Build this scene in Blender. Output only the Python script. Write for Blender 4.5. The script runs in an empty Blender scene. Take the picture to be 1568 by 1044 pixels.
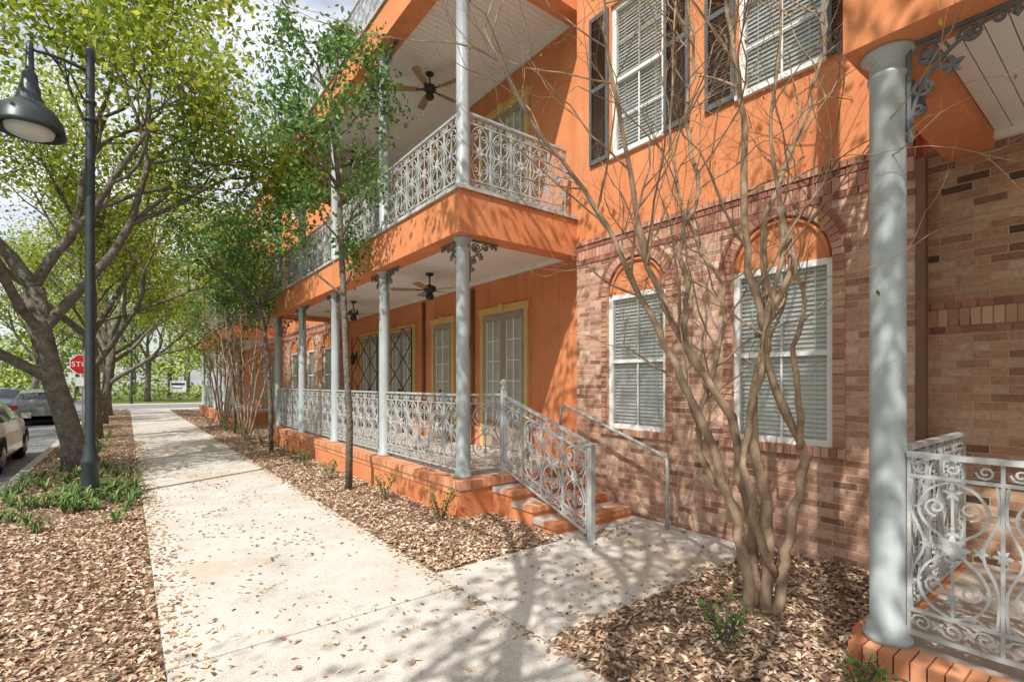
import bpy, bmesh, math, random
import numpy as np
from mathutils import Vector, Matrix, noise
R=math.radians
rng=random.Random(7); nr=np.random.RandomState(7)
sc=bpy.context.scene
sc.view_settings.view_transform='Standard'; sc.view_settings.look='None'
sc.view_settings.exposure=0; sc.view_settings.gamma=1

# ------------------------------------------------------------ materials
def newmat(n):
    m=bpy.data.materials.new(n); m.use_nodes=True
    nt=m.node_tree; b=nt.nodes['Principled BSDF']; return m,nt,b
def N(nt,t,**k):
    n=nt.nodes.new(t)
    for a,v in k.items():
        if a in n.inputs.keys(): n.inputs[a].default_value=v
        else: setattr(n,a,v)
    return n
def ramp(nt,stops,interp='LINEAR'):
    r=nt.nodes.new('ShaderNodeValToRGB'); cr=r.color_ramp; cr.interpolation=interp
    while len(cr.elements)<len(stops): cr.elements.new(.5)
    for e,(p,c) in zip(cr.elements,stops):
        e.position=p; e.color=(c[0],c[1],c[2],1)
    return r
def mat(n,c,c2=None,rough=.8,scale=3,bump=0,bscale=60,metal=0,bdist=.01,spec=.3,detail=6,streak=0):
    m,nt,b=newmat(n); L=nt.links.new
    b.inputs['Roughness'].default_value=rough; b.inputs['Metallic'].default_value=metal
    b.inputs['Specular IOR Level'].default_value=spec
    tc=N(nt,'ShaderNodeTexCoord')
    if c2 is None: c2=tuple(x*.8 for x in c)
    no=N(nt,'ShaderNodeTexNoise',Scale=scale,Detail=detail,Roughness=.65); L(tc.outputs['Object'],no.inputs['Vector'])
    r=ramp(nt,[(.3,c2),(.68,c)]); L(no.outputs['Fac'],r.inputs[0]); out=r.outputs[0]
    if streak:
        mp=N(nt,'ShaderNodeMapping'); mp.inputs['Scale'].default_value=(7,7,.55); L(tc.outputs['Object'],mp.inputs[0])
        ns=N(nt,'ShaderNodeTexNoise',Scale=1,Detail=6,Roughness=.7); L(mp.outputs[0],ns.inputs['Vector'])
        rs=ramp(nt,[(.36,(1-streak,1-streak*1.05,1-streak*1.1)),(.52,(1,1,1))]); L(ns.outputs['Fac'],rs.inputs[0])
        mu=N(nt,'ShaderNodeMix',data_type='RGBA',blend_type='MULTIPLY'); mu.inputs[0].default_value=1; L(out,mu.inputs[6]); L(rs.outputs[0],mu.inputs[7]); out=mu.outputs[2]
    L(out,b.inputs['Base Color'])
    if bump:
        nb=N(nt,'ShaderNodeTexNoise',Scale=bscale,Detail=5); L(tc.outputs['Object'],nb.inputs['Vector'])
        bp=N(nt,'ShaderNodeBump',Strength=bump,Distance=bdist); L(nb.outputs['Fac'],bp.inputs['Height']); L(bp.outputs[0],b.inputs['Normal'])
    return m
def island_mat(n,stops,rough=.85,trans=0,tc_mul=1.0,spec=.2):
    m,nt,b=newmat(n); L=nt.links.new
    g=N(nt,'ShaderNodeNewGeometry'); r=ramp(nt,stops); L(g.outputs['Random Per Island'],r.inputs[0])
    L(r.outputs[0],b.inputs['Base Color']); b.inputs['Roughness'].default_value=rough
    b.inputs['Specular IOR Level'].default_value=spec
    if trans:
        d=N(nt,'ShaderNodeBsdfDiffuse'); L(r.outputs[0],d.inputs['Color'])
        t=N(nt,'ShaderNodeBsdfTranslucent'); mx=N(nt,'ShaderNodeMixShader'); mx.inputs[0].default_value=trans
        br=N(nt,'ShaderNodeVectorMath',operation='SCALE'); br.inputs['Scale'].default_value=tc_mul
        L(r.outputs[0],br.inputs[0]); L(br.outputs[0],t.inputs['Color'])
        L((b if spec>.3 else d).outputs[0],mx.inputs[1]); L(t.outputs[0],mx.inputs[2])
        L(mx.outputs[0],nt.nodes['Material Output'].inputs[0])
    return m
def brick_mat(n,stops,mortar):
    m,nt,b=newmat(n); L=nt.links.new
    tc=N(nt,'ShaderNodeTexCoord'); s=N(nt,'ShaderNodeSeparateXYZ'); L(tc.outputs['Object'],s.inputs[0])
    a=N(nt,'ShaderNodeMath',operation='ADD'); L(s.outputs[0],a.inputs[0]); L(s.outputs[1],a.inputs[1])
    c=N(nt,'ShaderNodeCombineXYZ'); L(a.outputs[0],c.inputs[0]); L(s.outputs[2],c.inputs[1])
    nz=N(nt,'ShaderNodeTexNoise',Scale=9,Detail=2); L(tc.outputs['Object'],nz.inputs['Vector'])
    sc_=N(nt,'ShaderNodeVectorMath',operation='SCALE'); sc_.inputs['Scale'].default_value=.008; L(nz.outputs['Color'],sc_.inputs[0])
    ad=N(nt,'ShaderNodeVectorMath',operation='ADD'); L(c.outputs[0],ad.inputs[0]); L(sc_.outputs[0],ad.inputs[1])
    bt=N(nt,'ShaderNodeTexBrick'); bt.offset=.5
    for k,v in {'Color1':(0,0,0,1),'Color2':(1,1,1,1),'Mortar':(.5,.5,.5,1),'Scale':1,'Mortar Size':.0065,'Mortar Smooth':.3,'Bias':0,'Brick Width':.205,'Row Height':.0685}.items(): bt.inputs[k].default_value=v
    L(ad.outputs[0],bt.inputs['Vector'])
    r=ramp(nt,stops); L(bt.outputs['Color'],r.inputs[0])
    n2=N(nt,'ShaderNodeTexNoise',Scale=26,Detail=7,Roughness=.75); L(tc.outputs['Object'],n2.inputs['Vector'])
    r2=ramp(nt,[(.3,(.66,.64,.62)),(.5,(1,1,1)),(.7,(1.25,1.25,1.25))]); L(n2.outputs['Fac'],r2.inputs[0])
    mu=N(nt,'ShaderNodeMix',data_type='RGBA',blend_type='MULTIPLY'); mu.inputs[0].default_value=1
    L(r.outputs[0],mu.inputs[6]); L(r2.outputs[0],mu.inputs[7])
    n3=N(nt,'ShaderNodeTexNoise',Scale=1.3,Detail=5,Roughness=.6); L(tc.outputs['Object'],n3.inputs['Vector'])
    r3=ramp(nt,[(.35,(.84,.82,.80)),(.65,(1.1,1.08,1.06))]); L(n3.outputs['Fac'],r3.inputs[0])
    mx=N(nt,'ShaderNodeMix',data_type='RGBA'); L(bt.outputs['Fac'],mx.inputs[0]); L(mu.outputs[2],mx.inputs[6]); mx.inputs[7].default_value=(*mortar,1)
    mu2=N(nt,'ShaderNodeMix',data_type='RGBA',blend_type='MULTIPLY'); mu2.inputs[0].default_value=1
    L(mx.outputs[2],mu2.inputs[6]); L(r3.outputs[0],mu2.inputs[7])
    L(mu2.outputs[2],b.inputs['Base Color']); b.inputs['Roughness'].default_value=.9
    inv=N(nt,'ShaderNodeMath',operation='MULTIPLY_ADD'); L(bt.outputs['Fac'],inv.inputs[0]); inv.inputs[1].default_value=-1.3; L(n2.outputs['Fac'],inv.inputs[2])
    bp=N(nt,'ShaderNodeBump',Strength=.9,Distance=.009); L(inv.outputs[0],bp.inputs['Height']); L(bp.outputs[0],b.inputs['Normal'])
    return m
def glass_mat(n,tint,mixf=.25):
    m,nt,b=newmat(n); L=nt.links.new
    tr=N(nt,'ShaderNodeBsdfTransparent'); tr.inputs[0].default_value=(*tint,1)
    gl=N(nt,'ShaderNodeBsdfGlossy',Roughness=.03); lw=N(nt,'ShaderNodeLayerWeight',Blend=.25)
    ma=N(nt,'ShaderNodeMath',operation='MULTIPLY_ADD'); L(lw.outputs['Fresnel'],ma.inputs[0]); ma.inputs[1].default_value=.7; ma.inputs[2].default_value=mixf*.1
    mx=N(nt,'ShaderNodeMixShader'); L(ma.outputs[0],mx.inputs[0]); L(tr.outputs[0],mx.inputs[1]); L(gl.outputs[0],mx.inputs[2])
    L(mx.outputs[0],nt.nodes['Material Output'].inputs[0]); return m

M={}
M['stucco']=mat('orange_stucco',(.75,.295,.135),(.63,.22,.092),.92,1.3,.5,110,bdist=.005,streak=.13)
M['cap']=mat('slab_cap',(.62,.6,.57),(.40,.38,.36),.8,5,streak=.3)
M['ceil']=mat('ceiling_boards',(.86,.84,.80),(.81,.79,.75),.6,2)
M['brick']=brick_mat('brick',[(0,(.22,.115,.085)),(.06,(.39,.195,.135)),(.4,(.51,.28,.20)),(.75,(.60,.365,.265)),(1,(.71,.51,.40))],(.62,.49,.39))
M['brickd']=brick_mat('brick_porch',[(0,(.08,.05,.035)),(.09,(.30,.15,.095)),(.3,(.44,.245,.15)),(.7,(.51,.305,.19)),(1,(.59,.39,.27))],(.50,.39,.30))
M['voussoir']=island_mat('trim_brick',[(0,(.34,.15,.11)),(.4,(.48,.25,.175)),(1,(.60,.37,.27))],.9)
M['darkbrick']=island_mat('dark_header_brick',[(0,(.24,.095,.075)),(1,(.43,.20,.15))],.9)
M['soldier']=island_mat('soldier_brick',[(0,(.38,.20,.13)),(1,(.57,.36,.235))],.9)
M['rowlock']=island_mat('painted_rowlock',[(0,(.50,.19,.095)),(.5,(.65,.28,.145)),(1,(.72,.37,.22))],.9)
M['iron']=mat('painted_iron',(.53,.55,.55),(.34,.36,.365),.45,9,.15,50,spec=.5)
M['iron_dark']=mat('bracket_iron',(.17,.19,.20),(.10,.11,.12),.5,9,.15,50,spec=.5)
M['column']=mat('column_paint',(.47,.515,.525),(.35,.395,.41),.38,2.2,.5,7,spec=.5,bdist=.012,streak=.08)
M['white']=mat('white_frame',(.84,.84,.82),(.76,.76,.75),.5,6)
M['blind']=mat('blind_slats',(.86,.86,.84),(.80,.80,.79),.6,4)
M['glass']=glass_mat('window_glass',(.97,.985,.98))
M['dark']=mat('dark_interior',(.03,.028,.025),None,.9)
M['room']=mat('room_wall',(.5,.48,.45),None,.9)
M['shade']=mat('door_blind',(.66,.63,.57),(.5,.47,.42),.8,3)
M['shutter']=mat('shutter_paint',(.13,.138,.145),(.08,.087,.095),.6,5)
M['yellow']=mat('door_trim_yellow',(.72,.51,.20),(.62,.42,.15),.7,4)
M['door']=mat('door_paint',(.38,.32,.26),(.30,.25,.2),.6,4)
M['conc']=mat('porch_floor',(.60,.51,.45),(.44,.36,.31),.85,4,.2,80)
M['black']=mat('black_iron',(.02,.022,.022),(.03,.035,.035),.45,8,spec=.5)
M['lamp']=mat('lamp_post_paint',(.035,.05,.055),(.02,.03,.035),.4,8,.1,40,spec=.5)
M['lens']=mat('lamp_lens',(.75,.75,.72),None,.3)
M['wood']=mat('fan_blade',(.42,.28,.16),(.28,.18,.1),.5,7)
M['spout']=mat('downspout',(.22,.12,.08),(.17,.09,.06),.6,5)

def concrete():
    m,nt,b=newmat('pavement_concrete'); L=nt.links.new
    tc=N(nt,'ShaderNodeTexCoord')
    n1=N(nt,'ShaderNodeTexNoise',Scale=1.5,Detail=11,Roughness=.78); n2=N(nt,'ShaderNodeTexNoise',Scale=110,Detail=4); n3=N(nt,'ShaderNodeTexNoise',Scale=.55,Detail=6,Roughness=.6)
    for q in (n1,n2,n3): L(tc.outputs['Object'],q.inputs['Vector'])
    r1=ramp(nt,[(.3,(.42,.385,.34)),(.45,(.62,.585,.535)),(.68,(.75,.72,.675))]); L(n1.outputs['Fac'],r1.inputs[0])
    r2=ramp(nt,[(.3,(.66,.65,.64)),(.58,(1.04,1.04,1.04))]); L(n2.outputs['Fac'],r2.inputs[0])
    mu=N(nt,'ShaderNodeMix',data_type='RGBA',blend_type='MULTIPLY'); mu.inputs[0].default_value=1; L(r1.outputs[0],mu.inputs[6]); L(r2.outputs[0],mu.inputs[7])
    r3=ramp(nt,[(.5,(0,0,0)),(.66,(.6,.6,.6))]); L(n3.outputs['Fac'],r3.inputs[0])
    mx=N(nt,'ShaderNodeMix',data_type='RGBA'); L(r3.outputs[0],mx.inputs[0]); L(mu.outputs[2],mx.inputs[6]); mx.inputs[7].default_value=(.54,.41,.28,1)
    L(mx.outputs[2],b.inputs['Base Color']); b.inputs['Roughness'].default_value=.92
    bp=N(nt,'ShaderNodeBump',Strength=.4,Distance=.004); L(n2.outputs['Fac'],bp.inputs['Height']); L(bp.outputs[0],b.inputs['Normal'])
    return m
M['pave']=concrete()
def mulchm():
    m,nt,b=newmat('mulch'); L=nt.links.new
    tc=N(nt,'ShaderNodeTexCoord'); v=N(nt,'ShaderNodeTexVoronoi',Scale=38); n=N(nt,'ShaderNodeTexNoise',Scale=5,Detail=8)
    L(tc.outputs['Object'],v.inputs['Vector']); L(tc.outputs['Object'],n.inputs['Vector'])
    s=N(nt,'ShaderNodeSeparateColor'); L(v.outputs['Color'],s.inputs[0])
    r=ramp(nt,[(0,(.12,.075,.05)),(.5,(.32,.21,.14)),(1,(.52,.38,.26))]); L(s.outputs[0],r.inputs[0])
    r2=ramp(nt,[(.3,(.6,.6,.6)),(.7,(1.1,1.1,1.1))]); L(n.outputs['Fac'],r2.inputs[0])
    mu=N(nt,'ShaderNodeMix',data_type='RGBA',blend_type='MULTIPLY'); mu.inputs[0].default_value=1; L(r.outputs[0],mu.inputs[6]); L(r2.outputs[0],mu.inputs[7])
    L(mu.outputs[2],b.inputs['Base Color']); b.inputs['Roughness'].default_value=.95
    bp=N(nt,'ShaderNodeBump',Strength=.8,Distance=.02); L(v.outputs['Distance'],bp.inputs['Height']); L(bp.outputs[0],b.inputs['Normal'])
    return m
M['mulch']=mulchm()
M['asphalt']=mat('asphalt',(.27,.275,.29),(.19,.19,.20),.9,2.5,.4,120)
M['kerb']=mat('kerb_concrete',(.56,.53,.48),(.40,.37,.33),.9,4,.2,60)
M['grass']=mat('grass_ground',(.19,.24,.05),(.13,.15,.045),.95,1.2,.6,50,bdist=.03)
M['paint']=mat('road_paint',(.75,.75,.72),(.55,.55,.52),.8,8)
M['litter']=island_mat('leaf_litter',[(0,(.14,.075,.05)),(.2,(.33,.20,.13)),(.6,(.58,.41,.28)),(1,(.82,.68,.53))],.8)
M['leaf_s']=island_mat('leaf_spring',[(0,(.12,.20,.03)),(.5,(.30,.38,.055)),(1,(.58,.57,.11))],.6,.52,1.35)
M['leaf_d']=island_mat('leaf_dark',[(0,(.05,.13,.03)),(.6,(.12,.25,.055)),(1,(.26,.40,.10))],.45,.38,1.35,.4)
M['leaf_far']=island_mat('leaf_far',[(0,(.15,.23,.05)),(.5,(.31,.40,.08)),(1,(.52,.56,.14))],.7)
M['grassb']=island_mat('blade_green',[(0,(.045,.11,.03)),(.7,(.13,.23,.06)),(1,(.34,.36,.15))],.5)
M['bark']=mat('bark_grey',(.25,.22,.185),(.085,.075,.06),.95,7,1,26,bdist=.04)
M['bark_m']=mat('bark_myrtle',(.48,.35,.24),(.19,.13,.09),.8,6,.7,22,bdist=.014)
M['red']=mat('sign_red',(.55,.02,.02),(.5,.02,.02),.5)
M['signw']=mat('sign_white',(.8,.8,.8),(.75,.75,.75),.5)
M['steel']=mat('galvanised_post',(.35,.36,.36),None,.5,8,metal=.5)
M['tyre']=mat('tyre',(.02,.02,.02),None,.9)
M['rim']=mat('wheel_rim',(.45,.45,.46),None,.3,metal=.8)
M['carglass']=mat('car_glass',(.02,.025,.03),None,.05,spec=.8)
M['tail']=mat('tail_light',(.5,.02,.02),None,.2)
def paint(n,c):
    m=mat(n,c,tuple(x*.95 for x in c),.25,1,spec=.6); m.node_tree.nodes['Principled BSDF'].inputs['Coat Weight'].default_value=.6; return m
M['car_w']=paint('car_paint_white',(.76,.74,.73)); M['car_b']=paint('car_paint_blue',(.03,.06,.13)); M['car_g']=paint('car_paint_grey',(.16,.17,.18))

# ------------------------------------------------------------ mesh builder
class MB:
    def __init__(s): s.v=[];s.f=[];s.m=[];s.sm=[];s.mats=[]
    def mi(s,k):
        if k not in s.mats: s.mats.append(k)
        return s.mats.index(k)
    def add(s,vs,fs,k,smooth=False):
        o=len(s.v); s.v.extend([tuple(x) for x in vs]); i=s.mi(k)
        for f in fs: s.f.append(tuple(o+j for j in f)); s.m.append(i); s.sm.append(smooth)
    def box(s,x0,x1,y0,y1,z0,z1,k):
        s.add([(x0,y0,z0),(x1,y0,z0),(x1,y1,z0),(x0,y1,z0),(x0,y0,z1),(x1,y0,z1),(x1,y1,z1),(x0,y1,z1)],
              [(0,3,2,1),(4,5,6,7),(0,1,5,4),(1,2,6,5),(2,3,7,6),(3,0,4,7)],k)
    def obox(s,c,ax,ay,az,h,k):
        c=Vector(c); V=[]
        for dz in(-1,1):
            for dx,dy in((-1,-1),(1,-1),(1,1),(-1,1)):
                V.append(c+ax*h[0]*dx+ay*h[1]*dy+az*h[2]*dz)
        s.add(V,[(0,3,2,1),(4,5,6,7),(0,1,5,4),(1,2,6,5),(2,3,7,6),(3,0,4,7)],k)
    def tube(s,pts,rad,n,k,cap=True):
        pts=[Vector(p) for p in pts]; L=len(pts)
        if not hasattr(rad,'__len__'): rad=[rad]*L
        V=[];prev=None
        for i,p in enumerate(pts):
            t=(pts[min(i+1,L-1)]-pts[max(i-1,0)])
            if t.length<1e-9: t=Vector((0,0,1))
            t.normalize()
            if prev is None:
                a=Vector((0,0,1)) if abs(t.z)<.9 else Vector((1,0,0))
                u=t.cross(a).normalized()
            else:
                u=prev-t*prev.dot(t)
                if u.length<1e-6: u=t.orthogonal()
                u.normalize()
            prev=u; w=t.cross(u)
            for j in range(n):
                a=2*math.pi*(j+.5)/n; V.append(p+(u*math.cos(a)+w*math.sin(a))*rad[i])
        F=[]
        for i in range(L-1):
            for j in range(n):
                a=i*n+j;b=i*n+(j+1)%n; F.append((a,b,b+n,a+n))
        if cap: F.append(tuple(range(n))[::-1]); F.append(tuple((L-1)*n+j for j in range(n)))
        s.add(V,F,k,n>4)
    def lathe(s,cx,cy,prof,n,k):
        V=[];F=[]
        for r,z in prof:
            for j in range(n):
                a=2*math.pi*j/n; V.append((cx+r*math.cos(a),cy+r*math.sin(a),z))
        for i in range(len(prof)-1):
            for j in range(n):
                a=i*n+j;b=i*n+(j+1)%n; F.append((a,b,b+n,a+n))
        s.add(V,F,k,True)
    def mesh(s,name):
        me=bpy.data.meshes.new(name); me.from_pydata(s.v,[],s.f)
        for k in s.mats: me.materials.append(M[k])
        me.polygons.foreach_set('material_index',s.m); me.polygons.foreach_set('use_smooth',s.sm)
        me.update(); return me
    def build(s,name,parent=None,loc=None,rotz=0):
        return place(s.mesh(name),name,parent,loc,rotz)
def place(me,name,parent=None,loc=None,rotz=0,scale=None):
    o=bpy.data.objects.new(name,me); sc.collection.objects.link(o)
    if loc: o.location=loc
    o.rotation_euler[2]=rotz
    if scale: o.scale=(scale,)*3 if not hasattr(scale,'__len__') else scale
    if parent: o.parent=parent
    return o
def empty(name):
    o=bpy.data.objects.new(name,None); sc.collection.objects.link(o); return o
def leaves(name,C,size,k,flat=0,asp=.5,parent=None,jit=.3,mk=True,fold=.0):
    C=np.asarray(C,float); n=len(C)
    nn=nr.normal(size=(n,3)); nn[:,2]=nn[:,2]*(1-flat)+flat*3; nn/=np.linalg.norm(nn,axis=1)[:,None]
    a=nr.normal(size=(n,3)); u=np.cross(nn,a); u/=np.linalg.norm(u,axis=1)[:,None]; w=np.cross(nn,u)
    sz=size*(1-jit+2*jit*nr.rand(n))[:,None]
    V=np.stack([C-u*sz*.5,C+w*sz*asp*.5-u*sz*.08+nn*sz*fold,C+u*sz*.5,C-w*sz*asp*.5-u*sz*.08+nn*sz*fold],1).reshape(-1,3)
    me=bpy.data.meshes.new(name); me.from_pydata(V.tolist(),[],np.arange(4*n).reshape(-1,4).tolist())
    me.materials.append(M[k]); me.update()
    return place(me,name,parent) if mk else me

# ------------------------------------------------------------ ironwork
def cr(P,sub=4):
    out=[]; P=[Vector((p[0],0,p[1])) for p in P]
    for i in range(len(P)-1):
        p0=P[max(i-1,0)];p1=P[i];p2=P[i+1];p3=P[min(i+2,len(P)-1)]
        for j in range(sub):
            t=j/sub
            out.append(.5*((2*p1)+(p2-p0)*t+(2*p0-5*p1+4*p2-p3)*t*t+(3*p1-p0-3*p2+p3)*t**3))
    out.append(P[-1]); return out
def spiral(cx,cz,r0,r1,a0,turn,n=12):
    return [Vector((cx+(r0+(r1-r0)*i/n)*math.cos(a0+turn*i/n*2*math.pi),0,cz+(r0+(r1-r0)*i/n)*math.sin(a0+turn*i/n*2*math.pi))) for i in range(n+1)]
def petals(mb,cx,cz,n,r,a0=0,k='iron'):
    for i in range(n):
        a=a0+2*math.pi*i/n; d=Vector((math.cos(a),0,math.sin(a)))
        c=Vector((cx,0,cz)); mb.tube([c,c+d*r*.5,c+d*r*.8,c+d*r],[.006,.3*r,.2*r,.003],4,k)
def motif(mb,s0,W):
    c=s0+W/2; r=.0085
    for g in(-1,1):
        q=W/.36
        mb.tube(cr([(c+g*.008,.21),(c+g*.09*q,.26),(c+g*.135*q,.37),(c+g*.10*q,.47),(c+g*.04,.54),(c+g*.04,.62),(c+g*.10*q,.68),(c+g*.135*q,.77),(c+g*.09*q,.87),(c+g*.008,.92)]),r,4,'iron')
        mb.tube(spiral(c+g*.065*q,.36,.05,.012,math.pi/2,-g*1.25),r*.85,4,'iron')
        mb.tube(spiral(c+g*.065*q,.78,.05,.012,-math.pi/2,g*1.25),r*.85,4,'iron')
        mb.tube(cr([(c+g*.16*q,.21),(c+g*.165*q,.4),(c+g*.11*q,.575),(c+g*.165*q,.75),(c+g*.16*q,.92)]),r,4,'iron')
        petals(mb,c+g*.10*q,.577,5,.032,0 if g>0 else math.pi)
        petals(mb,c+g*.135*q,.37,3,.028,0 if g>0 else math.pi); petals(mb,c+g*.135*q,.77,3,.028,0 if g>0 else math.pi)
    mb.tube([(c,0,.21),(c,0,.92)],.008,4,'iron')
    petals(mb,c,.577,8,.072); petals(mb,c,.655,3,.04,math.pi/2-.0); petals(mb,c,.5,3,.04,-math.pi/2)
    petals(mb,c,.86,5,.042,math.pi/2); petals(mb,c,.30,5,.042,-math.pi/2)
    petals(mb,s0,.577,6,.038)
    for i in range(3):
        x=s0+W*(i+.5)/3; g=1 if i%2 else -1
        mb.tube(spiral(x,.985,.038,.008,0,g*1.4,11),.0068,4,'iron')
        mb.tube(spiral(x,.145,.048,.008,0,-g*1.4,11),.0075,4,'iron')
        petals(mb,s0+W*i/3,.145,4,.034,math.pi/4)
_pc={}
def panel_mesh(Ln,slope=0):
    key=(round(Ln,3),slope)
    if key in _pc: return _pc[key]
    mb=MB(); n=max(1,round(Ln/.37)); W=Ln/n
    for i in range(n): motif(mb,i*W,W)
    for z,h,w in((.08,.012,.012),(.205,.009,.010),(.932,.009,.010),(1.045,.014,.024)):
        mb.box(0,Ln,-w,w,z-h,z+h,'iron')
    for i in range(n+1):
        x=min(max(i*W,.008),Ln-.008); mb.box(x-.008,x+.008,-.008,.008,.09,1.035,'iron')
    if slope:
        mb.v=[(x,y,z+slope*x) for x,y,z in mb.v]
    _pc[key]=mb.mesh('railing_panel'); return _pc[key]
def bracket_mesh():
    mb=MB(); S=.46; K='iron_dark'
    mb.box(0,S,-.012,.012,-.018,0,K); mb.box(0,.018,-.012,.012,-S,0,K)
    arc=[Vector((.02+(S-.04)*(1-math.sin(a)),0,-.02-(S-.04)*(1-math.cos(a)))) for a in [i/12*math.pi/2 for i in range(13)]]
    mb.tube(arc,.011,4,K)
    for (x,z,q,a,t) in((.10,-.10,.075,0,1.5),(.26,-.075,.055,math.pi,-1.4),(.075,-.26,.055,math.pi/2,1.4),(.37,-.05,.032,0,1.2),(.05,-.37,.032,0,-1.2),(.17,-.17,.045,2,1.2)):
        mb.tube(spiral(x,z,q,.01,a,t,14),.010,4,K)
    petals(mb,.10,-.10,6,.05,0,K); petals(mb,.19,-.20,5,.05,-.8,K); petals(mb,.26,-.08,5,.035,0,K); petals(mb,.08,-.26,5,.035,0,K)
    mb.lathe(0.43,0,[(0,-.09),(.022,-.06),(.012,-.03),(.02,-.018)],8,K)
    mb.lathe(0.012,0,[(0,-.55),(.02,-.52),(.01,-.48),(.02,-.46)],8,K)
    return mb.mesh('column_bracket')
BR=bracket_mesh()

# ------------------------------------------------------------ building
B=empty('apartment_building')
FX=5.20; BX=5.42; CX=3.39; SX=3.20
F1,F2,F3=.46,4.07,7.64
def col_mesh(h):
    mb=MB(); r=.085
    mb.lathe(0,0,[(0,0),(.118,0),(.118,.03),(.102,.05),(.102,.09),(r,.11),(r,h*.3),(r,h*.6),(r,h-.16),(.095,h-.15),(.095,h-.13),(r,h-.12),(r,h-.06),(.11,h-.03),(.125,h-.02),(.125,h),(0,h)],24,'column')
    return mb.mesh('column')
_cc={}
def column(y,z0,z1,x=CX):
    h=round(z1-z0,3)
    if h not in _cc: _cc[h]=col_mesh(h)
    place(_cc[h],'column',B,(x,y,z0))
def rail(x0,y0,x1,y1,z):
    L=math.hypot(x1-x0,y1-y0); place(panel_mesh(L),'railing',B,(x0,y0,z),math.atan2(y1-y0,x1-x0))
def slab(y0,y1,zb,zt):
    mb=MB(); e=.003
    mb.box(SX,SX+.30,y0+e,y1-e,zb,zt-.05,'stucco')
    mb.box(SX+.30,BX,y0+e,y0+.30,zb+.002,zt-.052,'stucco'); mb.box(SX+.30,BX,y1-.30,y1-e,zb+.002,zt-.052,'stucco')
    mb.box(SX-.035,BX,y0-.03,y1+.03,zt-.045,zt,'cap')
    y=y0+.30
    while y<y1-.31:
        mb.box(SX+.30,BX-.002,y,min(y+.094,y1-.3),zb+.12,zb+.14,'ceil'); y+=.1
    mb.box(SX+.30,BX-.002,y0+.3,y1-.3,zb+.142,zb+.16,'cap')
    mb.box(BX-.06,BX-.004,y0+.3,y1-.3,zb+.06,zb+.118,'ceil')
    mb.build('balcony_slab',B)
def porch(y0,y1,cols,fl,stair=None,bs=1.0):
    mb=MB()
    mb.box(SX+.02,BX,y0+.02,y1-.02,-.1,fl-.10,'stucco')
    mb.box(SX+.17,BX,y0+.17,y1-.17,fl-.10,fl-.004,'conc')
    y=y0+.004
    while y<y1-.03:
        mb.box(SX-.015,SX+.175,y,y+.062,fl-.098,fl-.001+rng.uniform(-.002,.002),'rowlock'); y+=.07
    for (ya,yb) in((y0-.012,y0+.175),(y1-.175,y1+.012)):
        x=SX+.19
        while x<BX-.07: mb.box(x,x+.062,ya,yb,fl-.098,fl-.002+rng.uniform(-.002,.002),'rowlock'); x+=.07
    mb.box(SX,BX,y0+.004,y1-.004,fl-.115,fl-.1,'conc')
    y=y0+.03
    while y<y1-.2:
        mb.box(SX+.006,SX+.03,y,y+.19,fl-.18,fl-.118,'rowlock'); y+=.2
    mb.build('porch_base',B)
    for zb,zt in((3.50,F2),(7.08,F3)): slab(y0,y1,zb,zt)
    for (za,zb) in((fl,3.50),(F2,7.08)):
        for y in cols: column(y,za,zb)
        for i,y in enumerate(cols):
            for sg in(-1,1):
                if (i==0 and sg<0) or (i==len(cols)-1 and sg>0): continue
                place(BR,'column_bracket',B,(CX,y+sg*.09,zb-.002),sg*math.pi/2)
        for y in(cols[0],cols[-1]): place(BR,'column_bracket',B,(CX+.09,y,zb-.002),0,bs)
    for z in(fl,F2,F3):
        for a,b in zip(cols[:-1],cols[1:]): rail(CX,a+.09,CX,b-.09,z)
        for i,y in enumerate((cols[0],cols[-1])):
            if z==fl and stair and i==0: rail(CX+.09,y,stair,y,z)
            else: rail(CX+.09,y,FX-.01,y,z)
    for y in cols:
        mb=MB(); mb.lathe(CX,y,[(.08,F3),(.08,F3+1.25),(.1,F3+1.27),(.05,F3+1.33),(.07,F3+1.4),(0,F3+1.47)],12,'column'); mb.build('roof_post',B)
def tri_wall(mb,X,y0,y1,z0,z1,holes,k,depth=.14,rk=None):
    bm=bmesh.new()
    def loop(P):
        vs=[bm.verts.new((X,p[0],p[1])) for p in P]
        for i in range(len(vs)): bm.edges.new((vs[i],vs[(i+1)%len(vs)]))
    loop([(y0,z0),(y1,z0),(y1,z1),(y0,z1)])
    for h in holes: loop(h)
    bmesh.ops.triangle_fill(bm,use_beauty=True,edges=bm.edges[:],normal=(-1,0,0))
    bm.verts.index_update()
    mb.add([v.co[:] for v in bm.verts],[[v.index for v in f.verts] for f in bm.faces],k); bm.free()
    for h in holes:
        n=len(h); V=[(X,p[0],p[1]) for p in h]+[(X+depth,p[0],p[1]) for p in h]
        mb.add(V,[(i,(i+1)%n,(i+1)%n+n,i+n) for i in range(n)],rk or k)
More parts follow.
